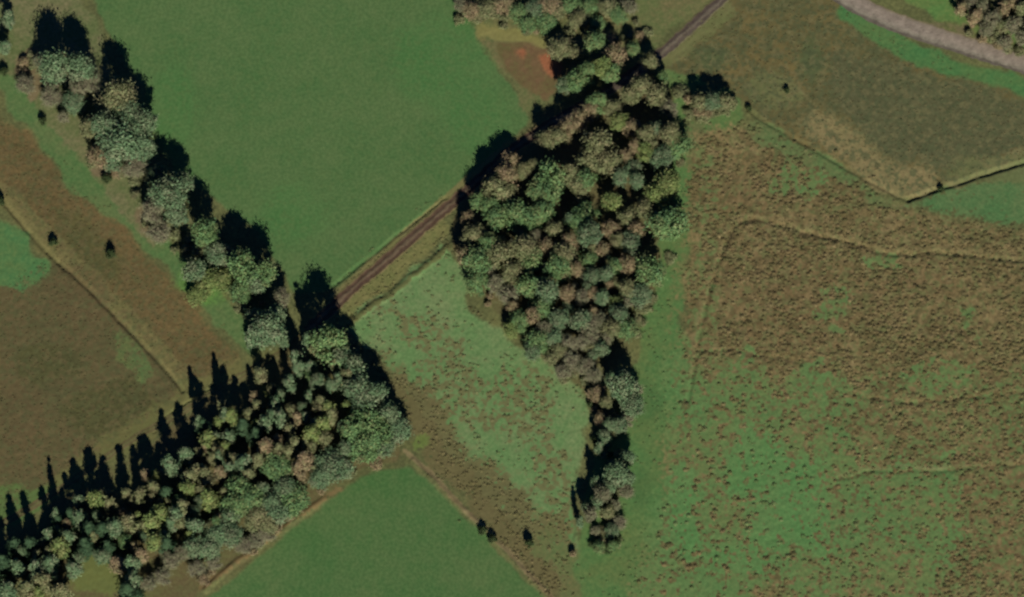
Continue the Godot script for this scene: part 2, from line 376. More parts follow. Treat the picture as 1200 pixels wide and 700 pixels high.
func build_land(mat: Material):
	gw = int(MW / CELL) + 1
	gh = int(MH / CELL) + 1
	hgt.resize(gw * gh); amp.resize(gw * gh); region.resize(gw * gh)
	var polys := [poly(NORTH_PASTURE), poly(SOUTH_PASTURE), poly(MOOR), poly(NE_FIELD), poly(WEST_FIELD), poly(WEST_STRIP)]
	var boxes := []
	for pl in polys:
		var r := Rect2(pl[0], Vector2.ZERO)
		for p in pl: r = r.expand(p)
		boxes.append(r)
	var f := FastNoiseLite.new()
	f.seed = 5
	f.frequency = 0.35
	f.fractal_octaves = 3
	var wob := FastNoiseLite.new()
	wob.seed = 8
	wob.frequency = 0.12
	var amps := [0.008, 0.008, 0.13, 0.12, 0.12, 0.12, 0.09]
	for gy in gh:
		for gx in gw:
			var x := MX + gx * CELL
			var z := MZ + gy * CELL
			var c := Vector2(x + wob.get_noise_2d(x, z) * 1.4, z + wob.get_noise_2d(x + 300, z) * 1.4)
			var id := 6
			for k in 6:
				if boxes[k].has_point(c) and Geometry2D.is_point_in_polygon(c, polys[k]):
					id = k
					break
			region[gy * gw + gx] = id
			amp[gy * gw + gx] = amps[id]
	flatten(TRACK, 4.2)
	flatten(UPPER_TRACK, 4.2)
	flatten(OLD_PATH, 3.0)
	flatten(ROAD, 6.0)
	for gy in gh:
		for gx in gw:
			var i := gy * gw + gx
			var x := MX + gx * CELL
			var z := MZ + gy * CELL
			hgt[i] = f.get_noise_2d(x, z) * amp[i] + f.get_noise_2d(x * 0.12, z * 0.12) * amp[i] * 1.2
	# drains and banks
	groove([806, 470, 814, 430, 822, 380, 832, 340, 845, 300, 856, 272, 866, 260, 878, 256, 900, 260, 960, 276, 1000, 285, 1045, 298, 1100, 296, 1160, 302, 1270, 310], -0.42, 1.0)
	groove([1065, 234, 1100, 222, 1150, 206, 1200, 190, 1280, 164], -0.75, 1.0)
	groove([876, 128, 905, 148, 940, 167, 1000, 202, 1065, 236], -0.4, 0.9)
	groove([-60, 170, -10, 222, 10, 244, 30, 268, 60, 300, 90, 326, 120, 355, 160, 396, 200, 440, 214, 458], -0.65, 1.0)
	groove([980, 562, 1040, 552, 1100, 553, 1150, 546, 1280, 540], -0.2, 0.85, 0.8)
	groove([1000, 462, 1040, 470, 1100, 470, 1150, 464, 1280, 452], -0.2, 0.85, 0.8)
	groove([815, 412, 850, 411, 880, 414, 940, 425], -0.25, 0.8, 0.8)
	groove([404, 384, 450, 350, 490, 320, 530, 284], 0.45, 1.3, 0.8)
	groove([390, 336, 450, 288, 522, 232], -0.4, 0.8)
	groove([484, 540, 520, 576, 560, 614, 600, 656, 645, 704, 690, 770], 0.4, 1.1, 0.4)
	groove([180, 505, 215, 476, 260, 450], -0.5, 0.9)
	groove([240, 692, 280, 658, 330, 622, 380, 584], 0.5, 1.2, 0.5)
	for i in gw * gh: hgt[i] += 0.0
	var called := ["pasture_field", "pasture_field", "moor_ground", "rough_field", "brown_field", "grass_strip_ground", "meadow_ground"]
	var nrm := PackedVector3Array()
	nrm.resize(gw * gh)
	for gy in gh:
		for gx in gw:
			var i := gy * gw + gx
			var dx := hgt[gy * gw + mini(gx + 1, gw - 1)] - hgt[gy * gw + maxi(gx - 1, 0)]
			var dz := hgt[mini(gy + 1, gh - 1) * gw + gx] - hgt[maxi(gy - 1, 0) * gw + gx]
			nrm[i] = Vector3(-dx, 2.0 * CELL, -dz).normalized()
	for k in 7:
		var ids := PackedInt32Array()
		ids.resize(gw * gh)
		ids.fill(-1)
		var V := PackedVector3Array()
		var N := PackedVector3Array()
		var U := PackedVector2Array()
		var I := PackedInt32Array()
		for gy in gh - 1:
			for gx in gw - 1:
				var i := gy * gw + gx
				if region[i] != k: continue
				for j in [i, i + 1, i + gw, i + gw + 1]:
					if ids[j] < 0:
						ids[j] = V.size()
						var x: float = MX + (j % gw) * CELL
						var z: float = MZ + (j / gw) * CELL
						V.append(Vector3(x, hgt[j], z))
						N.append(nrm[j])
						U.append(Vector2((x - MX) / MW, (z - MZ) / MH))
				I.append_array([ids[i], ids[i + 1], ids[i + gw], ids[i + 1], ids[i + gw + 1], ids[i + gw]])
		tag(mesh_node(called[k], array_mesh(V, N, PackedColorArray(), I, U), mat), "", "", "", "structure")

func face_right(V: PackedVector3Array, N: PackedVector3Array):   # turn every loose triangle so that its front looks along its normals
	for i in range(0, V.size(), 3):
		if (V[i + 1] - V[i]).cross(V[i + 2] - V[i]).dot(N[i] + N[i + 1] + N[i + 2]) > 0.0:
			var v := V[i + 1]
			V[i + 1] = V[i + 2]
			V[i + 2] = v
			var n := N[i + 1]
			N[i + 1] = N[i + 2]
			N[i + 2] = n

func array_mesh(V: PackedVector3Array, N: PackedVector3Array, C: PackedColorArray, I: PackedInt32Array, U = PackedVector2Array()) -> ArrayMesh:
	var a := []
	a.resize(Mesh.ARRAY_MAX)
	a[Mesh.ARRAY_VERTEX] = V
	a[Mesh.ARRAY_NORMAL] = N
	if I.is_empty():
		face_right(V, N)
		a[Mesh.ARRAY_VERTEX] = V
		a[Mesh.ARRAY_NORMAL] = N
	if C.size(): a[Mesh.ARRAY_COLOR] = C
	if U.size(): a[Mesh.ARRAY_TEX_UV] = U
	if I.size(): a[Mesh.ARRAY_INDEX] = I
	var m := ArrayMesh.new()
	m.add_surface_from_arrays(Mesh.PRIMITIVE_TRIANGLES, a)
	return m

# a way laid along a line: profile = [[offset, height, sRGB bytes], ...] from its left to its right edge
func lane(called: String, a: Array, profile: Array, mat: Material, uneven: float, seed_: int):
	var l := smooth_line(a, 0.5)
	var f := FastNoiseLite.new()
	f.seed = seed_
	f.frequency = 0.16
	f.fractal_octaves = 3
	var V := PackedVector3Array()
	var C := PackedColorArray()
	var I := PackedInt32Array()
	var fine := [profile[0]]
	for k in profile.size() - 1:
		var p0: Array = profile[k]
		var p1: Array = profile[k + 1]
		var parts := int(ceil((p1[0] - p0[0]) / 0.4))
		for q in range(1, parts + 1):
			var t := float(q) / parts
			fine.append([lerpf(p0[0], p1[0], t), lerpf(p0[1], p1[1], t), [lerpf(p0[2][0], p1[2][0], t), lerpf(p0[2][1], p1[2][1], t), lerpf(p0[2][2], p1[2][2], t)]])
	profile = fine
	var n := profile.size()
	for i in l.size():
		var d := (l[min(i + 1, l.size() - 1)] - l[max(i - 1, 0)]).normalized()
		var s := Vector2(d.y, -d.x)
		for k in n:
			var pr: Array = profile[k]
			var o: float = pr[0] + f.get_noise_2d(i * 0.8, pr[0] * 2.0) * uneven
			var p := l[i] - s * o
			V.append(Vector3(p.x, pr[1] + f.get_noise_2d(p.x * 4.0, p.y * 4.0) * 0.02, p.y))
			var g := 1.0 + f.get_noise_2d(p.x * 2.0, p.y * 2.0 + 50.0) * 0.32 + f.get_noise_2d(p.x * 9.0, p.y * 9.0) * 0.3
			C.append(Color(lin(pr[2][0]) * g, lin(pr[2][1]) * g, lin(pr[2][2]) * g))
			if i > 0 and k > 0:
				var q := i * n + k
				I.append_array([q - n - 1, q - 1, q - n, q - n, q - 1, q])
	var st := SurfaceTool.new()
	st.begin(Mesh.PRIMITIVE_TRIANGLES)
	for q in V.size():
		st.set_color(C[q])
		st.add_vertex(V[q])
	for q in I: st.add_index(q)
	st.generate_normals()
	tag(mesh_node(called, st.commit(), mat), "", "", "", "structure")

# ---------------------------------------------------------------- tussocks
func tuft_mesh(seed_: int, blades: int, r: float, h: float) -> ArrayMesh:
	rng.seed = seed_
	var V := PackedVector3Array()
	var N := PackedVector3Array()
	var C := PackedColorArray()
	for b in blades:
		var a := rng.randf() * TAU
		var out := Vector3(cos(a), 0, sin(a))
		var side := Vector3(-sin(a), 0, cos(a)) * r * rng.randf_range(0.2, 0.36)
		var p0 := out * r * rng.randf_range(0.0, 0.35) - Vector3(0, 0.05, 0)
		var p1 := p0 + out * r * rng.randf_range(0.15, 0.4) + Vector3(0, h * rng.randf_range(0.6, 0.95), 0)
		var p2 := p1 + out * r * rng.randf_range(0.35, 0.6) + Vector3(0, h * rng.randf_range(-0.4, 0.15), 0)
		var g := rng.randf_range(0.75, 1.25)
		var nn := (out * 0.5 + Vector3(0, 1.1, 0)).normalized()
		for v in [p0 - side, p1 - side * 0.9, p0 + side, p0 + side, p1 - side * 0.9, p1 + side * 0.9, p1 - side * 0.9, p2, p1 + side * 0.9]:
			V.append(v)
			N.append(nn)
			C.append(Color(g, g, g))
	return array_mesh(V, N, C, PackedInt32Array())

func scatter(called: String, pl: PackedVector2Array, spacing: float, keep: Callable, mesh: Mesh, mat: Material, size: Vector2, palette: Array, label: String, seed_: int):
	rng.seed = seed_
	var wob := FastNoiseLite.new()
	wob.seed = seed_
	wob.frequency = 0.07
	wob.fractal_octaves = 3
	var r := Rect2(pl[0], Vector2.ZERO)
	for p in pl: r = r.expand(p)
	r = r.grow(5.0).intersection(Rect2(MX + 1, MZ + 1, MW - 2, MH - 2))
	var xf := []
	var cs := []
	var z := r.position.y
	while z < r.end.y:
		var x := r.position.x
		while x < r.end.x:
			var p := Vector2(x + rng.randf() * spacing, z + rng.randf() * spacing)
			x += spacing
			var roll := rng.randf()
			var s := rng.randf_range(size.x, size.y)
			var turn := rng.randf() * TAU
			var pick := rng.randi() % palette.size()
			var bright := rng.randf_range(0.85, 1.15)
			if not Geometry2D.is_point_in_polygon(p + Vector2(wob.get_noise_2d(p.x, p.y), wob.get_noise_2d(p.y, p.x + 200.0)) * 9.0, pl): continue
			if roll > keep.call(p): continue
			xf.append(Transform3D(Basis(Vector3.UP, turn).scaled(Vector3(s, s * rng.randf_range(0.7, 1.15), s)), Vector3(p.x, ground_y(p.x, p.y), p.y)))
			var c: Array = palette[pick]
			var g := cover_at(p.x, p.y).lerp(Vector3(c[0], c[1], c[2]), 0.42)
			cs.append(Color(lin(g.x) * bright, lin(g.y) * bright, lin(g.z) * bright))
		z += spacing
	var mm := MultiMesh.new()
	mm.transform_format = MultiMesh.TRANSFORM_3D
	mm.use_colors = true
	mm.mesh = mesh
	mm.instance_count = xf.size()
	for i in xf.size():
		mm.set_instance_transform(i, xf[i])
		mm.set_instance_color(i, cs[i])
	var o := MultiMeshInstance3D.new()
	o.name = numbered(called)
	o.multimesh = mm
	o.material_override = mat
	add_child(o)
	tag(o, label, "grass", "", "stuff")
	print(called, " ", xf.size())

# ---------------------------------------------------------------- trees
func tube(V, N, C, pts: Array, radii: Array, sides: int, col: Color):
	for i in pts.size() - 1:
		var d: Vector3 = (pts[i + 1] - pts[i]).normalized()
		var s := d.cross(Vector3(0.31, 0.2, 0.93)).normalized()
		var t := d.cross(s)
		for k in sides:
			var a0 := TAU * k / sides
			var a1 := TAU * (k + 1) / sides
			var n0 := s * cos(a0) + t * sin(a0)
			var n1 := s * cos(a1) + t * sin(a1)
			var A: Vector3 = pts[i] + n0 * radii[i]
			var B: Vector3 = pts[i] + n1 * radii[i]
			var D: Vector3 = pts[i + 1] + n0 * radii[i + 1]
			var E: Vector3 = pts[i + 1] + n1 * radii[i + 1]
			for q in [[A, n0], [B, n1], [D, n0], [B, n1], [E, n1], [D, n0]]:
				V.append(q[0]); N.append(q[1]); C.append(col)

# shape: dome, spindle, cone or shrub; returns {trunk, crown} meshes for a tree of height h and crown radius r
func make_tree(shape: String, seed_: int, h: float, r: float, leaves: int, leaf: float, palette: Array, bark: Array, twigs := 0) -> Dictionary:
	rng.seed = seed_
	var TV := PackedVector3Array()
	var TN := PackedVector3Array()
	var TC := PackedColorArray()
	var V := PackedVector3Array()
	var N := PackedVector3Array()
	var C := PackedColorArray()
	var bc := Color(lin(bark[0]), lin(bark[1]), lin(bark[2]))
	var base: float = h * {"dome": 0.2, "spindle": 0.16, "cone": 0.06, "shrub": 0.04}[shape]
	var lean := Vector3(rng.randf_range(-0.4, 0.4), 0, rng.randf_range(-0.4, 0.4))
	var tr := h * 0.018 + 0.05
	var top := Vector3(lean.x, h * (0.7 if shape == "dome" else 0.92), lean.z)
	if shape != "shrub":
		tube(TV, TN, TC, [Vector3(0, -0.3, 0), Vector3(0, 0.3, 0), lean * 0.4 + Vector3(0, h * 0.35, 0), top], [tr * 1.5, tr, tr * 0.75, tr * 0.15], 7, bc)
	# clumps of foliage
	var clumps := []
	var count: int = {"dome": 64, "spindle": 36, "cone": 40, "shrub": 16}[shape]
	for i in count:
		var a := rng.randf() * TAU
		var c := Vector3.ZERO
		var cr_ := 0.0
		if shape == "dome":
			var v := rng.randf_range(-0.55, 1.0)
			var q := sqrt(maxf(0.0, 1.0 - v * v)) * rng.randf_range(0.5, 0.92)
			var vh: float = (h - base) * 0.5
			c = Vector3(cos(a) * q * r, base + vh + v * vh * 0.86, sin(a) * q * r)
			c.x *= 1.0 + 0.18 * sin(a * 3.0 + seed_)
			c.z *= 1.0 + 0.18 * cos(a * 2.0 + seed_)
			cr_ = r * rng.randf_range(0.13, 0.4)
		elif shape == "spindle":
			var t := rng.randf()
			var w := r * pow(sin(PI * clampf(t * 0.86 + 0.12, 0.0, 1.0)), 0.8)
			c = Vector3(cos(a), 0, sin(a)) * w * rng.randf_range(0.25, 0.75) + Vector3(0, base + t * (h - base), 0) + lean * t
			cr_ = r * rng.randf_range(0.26, 0.42) * (0.6 + 0.4 * sin(PI * t))
		elif shape == "cone":
			var t := pow(rng.randf(), 1.3)
			var w := r * (1.0 - t) + 0.12
			c = Vector3(cos(a), 0, sin(a)) * w * rng.randf_range(0.35, 0.85) + Vector3(0, base + t * (h - base) * 0.97, 0)
			cr_ = (0.2 + 0.34 * (1.0 - t)) * r * rng.randf_range(0.7, 1.1)
		else:
			var q := sqrt(rng.randf()) * 0.75
			c = Vector3(cos(a) * q * r, h * (0.25 + 0.45 * (1.0 - q) * rng.randf_range(0.6, 1.2)), sin(a) * q * r)
			cr_ = r * rng.randf_range(0.25, 0.42)
		clumps.append([c, cr_, rng.randf_range(0.82, 1.16), rng.randi() % palette.size()])
		# the limb that carries it
		if shape != "cone" or i % 2 == 0:
			var y0: float = clampf(c.y - h * 0.22, h * 0.12, h * 0.66) if shape != "shrub" else 0.0
			var p0: Vector3 = lean * (y0 / h) + Vector3(0, y0, 0)
			var mid: Vector3 = p0.lerp(c, 0.5) + Vector3(rng.randf_range(-0.2, 0.2), h * 0.02, rng.randf_range(-0.2, 0.2))
			tube(TV, TN, TC, [p0, mid, c], [tr * 0.42, tr * 0.26, tr * 0.08], 4, bc)
			for k in twigs:
				var d := Vector3(rng.randfn(), rng.randfn() * 0.8 + 0.5, rng.randfn()).normalized()
				var s0 := mid.lerp(c, rng.randf_range(0.3, 1.0))
				var e: Vector3 = s0 + d * cr_ * rng.randf_range(0.7, 1.35)
				var sd := d.cross(Vector3(rng.randfn(), rng.randfn(), rng.randfn())).normalized() * 0.045
				var sd2 := d.cross(sd).normalized() * 0.045
				for w in [sd, sd2]:
					for v in [s0 - w, s0 + w, e]:
						V.append(v); N.append((d.cross(w).normalized() + Vector3.UP * 0.5).normalized()); C.append(Color(bc.r * 1.25, bc.g * 1.25, bc.b * 1.25))
	for i in leaves:
		var cl: Array = clumps[rng.randi() % count]
		var d := Vector3(rng.randfn(), rng.randfn(), rng.randfn()).normalized()
		if d.y < -0.35: d.y = -d.y * 0.5
		d = d.normalized()
		var p: Vector3 = cl[0] + d * cl[1] * (pow(rng.randf(), 0.45) * 1.12 if rng.randf() < 0.7 else rng.randf_range(0.9, 2.0)) * Vector3(1, 0.8, 1)
		var fn := (d + Vector3(rng.randfn(), rng.randfn(), rng.randfn()) * 0.9).normalized()
		if shape == "cone": fn = (Vector3(d.x * 0.6, 0.9, d.z * 0.6) + Vector3(rng.randfn(), rng.randfn(), rng.randfn()) * 0.4).normalized()
		var s := fn.cross(Vector3(rng.randfn(), rng.randfn(), rng.randfn())).normalized()
		var t := fn.cross(s)
		var l := leaf * rng.randf_range(0.6, 1.3)
		var w := l * rng.randf_range(0.45, 0.75)
		var pc: Array = palette[cl[3]] if rng.randf() < 0.72 else palette[rng.randi() % palette.size()]
		var g: float = cl[2] * rng.randf_range(1.0, 1.6)
		var col := Color(lin(pc[0]) * g, lin(pc[1]) * g, lin(pc[2]) * g)
		var a0: Vector3 = p - s * l
		var a1: Vector3 = p + s * l
		var b0: Vector3 = p - t * w + fn * l * 0.18
		var b1: Vector3 = p + t * w + fn * l * 0.18
		var nn := (fn * 0.65 + d * 0.35).normalized()
		for v in [a0, b0, a1, a0, a1, b1]:
			V.append(v); N.append(nn); C.append(col)
	return {"trunk": array_mesh(TV, TN, TC, PackedInt32Array()), "crown": array_mesh(V, N, C, PackedInt32Array()), "h": h, "r": r}

var bark_mat: StandardMaterial3D
var leaf_mat: StandardMaterial3D

const WORDS := {
	"G": ["broadleaf_tree", "leafy green broadleaf tree"], "O": ["broadleaf_tree", "olive green broadleaf tree"], "B": ["broadleaf_tree", "tan brown half-bare tree"],
	"Y": ["broadleaf_tree", "yellow-green leafy tree"], "T": ["broadleaf_tree", "grey-green leafy tree"], "S": ["bare_tree", "bare grey-brown twiggy tree"],
	"D": ["conifer_tree", "dark green conifer"], "y": ["slender_tree", "slender yellow-green tree"], "o": ["slender_tree", "slender olive tree"], "t": ["slender_tree", "slender grey-green tree"], "b": ["slender_tree", "slender tan tree"],
	"s": ["shrub", "low olive shrub"], "d": ["shrub", "low dark green shrub"], "q": ["shrub", "low brown thorny shrub"]}

func make_protos():
	var P := {
		"G": [[88, 114, 72], [98, 120, 76], [80, 106, 70], [106, 116, 78]],
		"O": [[110, 112, 80], [102, 110, 76], [118, 114, 84], [98, 102, 70]],
		"B": [[126, 112, 86], [118, 108, 80], [112, 110, 80], [134, 117, 92]],
		"Y": [[104, 116, 68], [96, 112, 66], [112, 116, 74], [92, 108, 66]],
		"T": [[88, 110, 80], [98, 114, 84], [82, 104, 74], [106, 114, 88]],
		"S": [[124, 120, 96], [112, 114, 88], [104, 110, 82]],
		"D": [[50, 68, 48], [56, 74, 52], [44, 62, 44]], "d": [[56, 70, 44], [64, 76, 48], [50, 60, 40]],
	}
	var grey := [118, 110, 92]
	var brown := [74, 64, 52]
	for k in ["G", "O", "B", "Y", "T"]:
		protos[k] = []
		for v in 5:
			var n: int = [6800, 5600, 6200, 4300, 7400][v]
			if k == "B": n = n * 6 / 10
			protos[k].append(make_tree("dome", 100 + v * 17 + k.unicode_at(0), 12.0, 4.2, n, [0.31, 0.35, 0.28, 0.33, 0.30][v], P[k], brown, 8 if k == "B" else 3))
	protos["S"] = []
	for v in 3: protos["S"].append(make_tree("dome", 400 + v, 11.0, 4.0, 2600, 0.22, P["S"], grey, 60))
	protos["D"] = []
	for v in 2: protos["D"].append(make_tree("cone", 500 + v, 13.0, 2.6, 4200, 0.28, P["D"], brown, 0))
	for e in [["y", "Y"], ["o", "O"], ["t", "T"], ["b", "B"]]:
		protos[e[0]] = []
		for v in 4: protos[e[0]].append(make_tree("spindle", 600 + v + e[0].unicode_at(0), 13.0, 2.4, 4200, 0.27, P[e[1]], grey, 3))
	for e in [["s", "O"], ["d", "d"], ["q", "B"]]:
		protos[e[0]] = []
		for v in 2: protos[e[0]].append(make_tree("shrub", 700 + v + e[0].unicode_at(0), 3.0, 2.2, 1500, 0.22, P[e[1]], brown, 6))

var planted := []

# more trees between those already standing: pixel outline, number, kinds, radius and height ranges, how close they may come
func thicken(outline: Array, count: int, kinds: String, rad: Vector2, tall: Vector2, close: float, seed_: int) -> Array:
	var r4 := RandomNumberGenerator.new()
	r4.seed = seed_
	var pl := PackedVector2Array()
	for i in range(0, outline.size(), 2): pl.append(Vector2(outline[i], outline[i + 1]))
	var box := Rect2(pl[0], Vector2.ZERO)
	for p in pl: box = box.expand(p)
	var out := []
	var here := planted.duplicate()
	for i in 6000:
		if out.size() >= count: break
		var p := box.position + Vector2(r4.randf(), r4.randf()) * box.size
		if not Geometry2D.is_point_in_polygon(p, pl): continue
		var rr := r4.randf_range(rad.x, rad.y)
		var free := true
		for q in here:
			if Vector2(q.x, q.y).distance_to(p) < (q.z + rr) * close:
				free = false
				break
		if not free: continue
		here.append(Vector3(p.x, p.y, rr))
		out.append([p.x, p.y, rr, kinds[r4.randi() % kinds.length()], r4.randf_range(tall.x, tall.y)])
	return out

func near_line(l: PackedVector2Array, px: float, py: float) -> float:
	var c := at2(px, py)
	var d := 1e9
	for i in l.size() - 1: d = minf(d, c.distance_to(Geometry2D.get_closest_point_to_segment(c, l[i], l[i + 1])))
	return d

# [px, py, crown radius in px, kind, height in m (0: from the radius)]; px, py = middle of the crown in the photograph
func plant(list: Array, where, group: String, seed_: int, grow := 1.0):
	var r2 := RandomNumberGenerator.new()
	r2.seed = seed_
	for e in list:
		var k: String = e[3]
		planted.append(Vector3(e[0], e[1], e[2] * grow))
		var ps: Array = protos[k]
		var pr: Dictionary = ps[r2.randi() % ps.size()]
		var rad: float = e[2] * MPP * grow
		var hh: float = e[4] if e.size() > 4 and e[4] > 0 else (rad * 0.8 + 7.6 if k in "GOBYTS" else (rad * 2.0 + 8.0 if k in "yotbD" else rad * 1.4))
		if e.size() <= 4: hh *= r2.randf_range(0.86, 1.12)
		var mid := hh * (0.62 if k in "GOBYTS" else (0.55 if k in "yotbD" else 0.4))
		var p := at(e[0], e[1], mid)
		var root := Node3D.new()
		root.name = numbered(WORDS[k][0])
		add_child(root)
		root.position = Vector3(p.x, ground_y(p.x, p.z), p.z)
		root.rotation.y = r2.randf() * TAU
		root.scale = Vector3(rad / pr.r, hh / pr.h, rad / pr.r * r2.randf_range(0.88, 1.12))
		mesh_node("trunk" if not k in "sdq" else "stems", pr.trunk, bark_mat, root)
		mesh_node("crown", pr.crown, leaf_mat, root)
		var size := ""
		if not k in "sdq": size = "large " if e[2] >= 13 else ("small " if e[2] <= 7 else "")
		if k in "sdq" and e.size() < 6: size = "broad " if e[2] > 6.8 else ("tiny " if e[2] < 5.0 else "")
		if not k in "sdq" and hh >= 13.0: size = "tall " + size
		if not k in "sdq" and hh <= 7.0: size = "low " + size.replace("small ", "")
		var lab: String = size + WORDS[k][1] + " " + (where.call(e[0], e[1]) if where is Callable else where)
		tag(root, e[5] if e.size() > 5 else lab, "shrub" if k in "sdq" else "tree", group)

func veg_material(backlight: Color) -> StandardMaterial3D:
	var m := StandardMaterial3D.new()
	m.vertex_color_use_as_albedo = true
	m.roughness = 0.95
	m.metallic_specular = 0.15
	m.cull_mode = BaseMaterial3D.CULL_DISABLED
	if backlight.r > 0:
		m.backlight_enabled = true
		m.backlight = backlight
	return m

func _ready():
	# ---------------- camera, sky, sun, exposure
	setup_axes()
	var cam := Camera3D.new()
	cam.name = "camera"
	cam.fov = rad_to_deg(2.0 * atan(350.0 * MPP / DIST))
	cam.near = 10.0
	cam.far = 6000.0
	add_child(cam)
	cam.look_at_from_position(cam_pos, Vector3.ZERO, Vector3(0, 0, -1))
	cam.current = true
	var lens := CameraAttributesPhysical.new()   # a long survey lens, focused a little short: the photograph is soft
	lens.frustum_focal_length = 12.0 / tan(atan(350.0 * MPP / DIST))
	lens.frustum_near = 10.0
	lens.frustum_far = 6000.0
	lens.exposure_aperture = 0.5
	lens.frustum_focus_distance = 520.0
	cam.attributes = lens
	var env := Environment.new()
	env.background_mode = Environment.BG_SKY
	var sm := ProceduralSkyMaterial.new()
	sm.sky_top_color = Color(0.10, 0.22, 0.42)
	sm.sky_horizon_color = Color(0.34, 0.46, 0.58)
	sm.sky_curve = 0.12
	sm.ground_bottom_color = Color(0.08, 0.09, 0.07)
	sm.ground_horizon_color = Color(0.30, 0.36, 0.40)
	sm.sun_angle_max = 8.0
	sm.energy_multiplier = 0.72
	var sky := Sky.new()
	sky.sky_material = sm
	env.sky = sky
	env.tonemap_mode = Environment.TONE_MAPPER_LINEAR
	env.tonemap_exposure = 1.2
	env.sdfgi_enabled = true
	env.ssao_enabled = true
	env.ssil_enabled = true
	var we := WorldEnvironment.new()
	we.name = "world_environment"
	we.environment = env
	add_child(we)
	var sun := DirectionalLight3D.new()
	sun.name = "sun"
	sun.light_energy = 1.6
	sun.light_color = Color(1.0, 0.975, 0.93)
	sun.light_angular_distance = 0.5
	sun.shadow_enabled = true
	add_child(sun)
	var el := deg_to_rad(33.5)
	var az := deg_to_rad(11.0)
	sun.look_at_from_position(Vector3.ZERO, Vector3(-sin(az) * cos(el), -sin(el), -cos(az) * cos(el)), Vector3.UP)

	# ---------------- ground
	var t0 := Time.get_ticks_msec()
	var land := StandardMaterial3D.new()
	land.albedo_texture = build_map()
	land.roughness = 1.0
	land.metallic_specular = 0.1
	print("map ", Time.get_ticks_msec() - t0)
	build_land(land)
	print("land ", Time.get_ticks_msec() - t0)
	var far_mat := StandardMaterial3D.new()
	far_mat.albedo_color = Color8(84, 92, 58)
	far_mat.roughness = 1.0
	var nt := NoiseTexture2D.new()
	nt.width = 512
	nt.height = 512
	nt.seamless = true
	var fnz := FastNoiseLite.new()
	fnz.frequency = 0.012
	nt.noise = fnz
	var ramp := Gradient.new()
	ramp.set_color(0, Color8(190, 180, 150))
	ramp.set_color(1, Color8(255, 255, 240))
	nt.color_ramp = ramp
	far_mat.albedo_texture = nt
	far_mat.uv1_scale = Vector3(20, 20, 1)
	var pm := PlaneMesh.new()
	pm.size = Vector2(6000, 6000)
	var far := mesh_node("ground", pm, far_mat)
	far.position.y = -2.0
	tag(far, "", "", "", "structure")
	var plain := veg_material(Color.BLACK)
	lane("farm_track", TRACK, [[-2.6, -0.1, [104, 100, 66]], [-1.95, 0.10, [106, 96, 66]], [-1.5, 0.02, [80, 65, 53]], [-0.75, 0.02, [76, 61, 50]], [-0.35, 0.12, [96, 83, 66]], [0.3, 0.12, [92, 80, 63]], [0.75, 0.02, [76, 61, 50]], [1.5, 0.02, [84, 69, 55]], [1.95, 0.10, [100, 94, 62]], [2.6, -0.1, [100, 100, 62]]], plain, 0.6, 3)
	lane("gravel_track", UPPER_TRACK, [[-2.5, -0.1, [98, 98, 66]], [-1.9, 0.08, [102, 98, 72]], [-1.4, 0.02, [86, 77, 68]], [-0.7, 0.02, [84, 75, 66]], [-0.3, 0.09, [98, 90, 76]], [0.3, 0.09, [94, 86, 74]], [0.75, 0.02, [76, 67, 60]], [1.4, 0.02, [72, 63, 56]], [1.9, 0.08, [92, 88, 62]], [2.5, -0.1, [98, 98, 64]]], plain, 0.6, 13)
	lane("grass_path", OLD_PATH, [[-1.6, -0.1, [92, 92, 58]], [-1.1, 0.03, [96, 92, 60]], [-0.7, 0.02, [88, 80, 56]], [0.0, 0.08, [94, 94, 60]], [0.7, 0.02, [88, 80, 56]], [1.1, 0.03, [94, 92, 58]], [1.6, -0.1, [92, 94, 58]]], plain, 0.4, 9)
	lane("road", ROAD, [[-4.1, -0.15, [104, 104, 70]], [-3.3, 0.06, [120, 110, 86]], [-2.7, 0.10, [122, 112, 98]], [-1.0, 0.15, [130, 119, 106]], [1.0, 0.15, [126, 117, 104]], [2.2, 0.09, [118, 112, 98]], [2.7, 0.04, [94, 88, 78]], [3.5, 0.02, [88, 82, 72]], [4.2, -0.15, [92, 98, 64]]], plain, 0.5, 4)

	# ---------------- woods and trees
	bark_mat = veg_material(Color.BLACK)
	leaf_mat = veg_material(Color(0.45, 0.45, 0.45))
	make_protos()
	print("protos ", Time.get_ticks_msec() - t0)
	var tl := smooth_line(UPPER_TRACK)
	tl.append_array(smooth_line(TRACK))
	tl.append_array(smooth_line(OLD_PATH))
	var inwood := func(x, y) -> String:
		if near_line(tl, x, y) < 13.0: return "beside the track along the triangular wood"
		if x > 755 - maxf(0.0, y - 330) * 0.4: return "on the moor side of the triangular wood"
		if y > 368: return "in the thinning tip of the triangular wood"
		if x < 590: return "on the meadow side of the triangular wood"
		return "deep inside the triangular wood" if y > 230 else "in the broad upper part of the triangular wood"
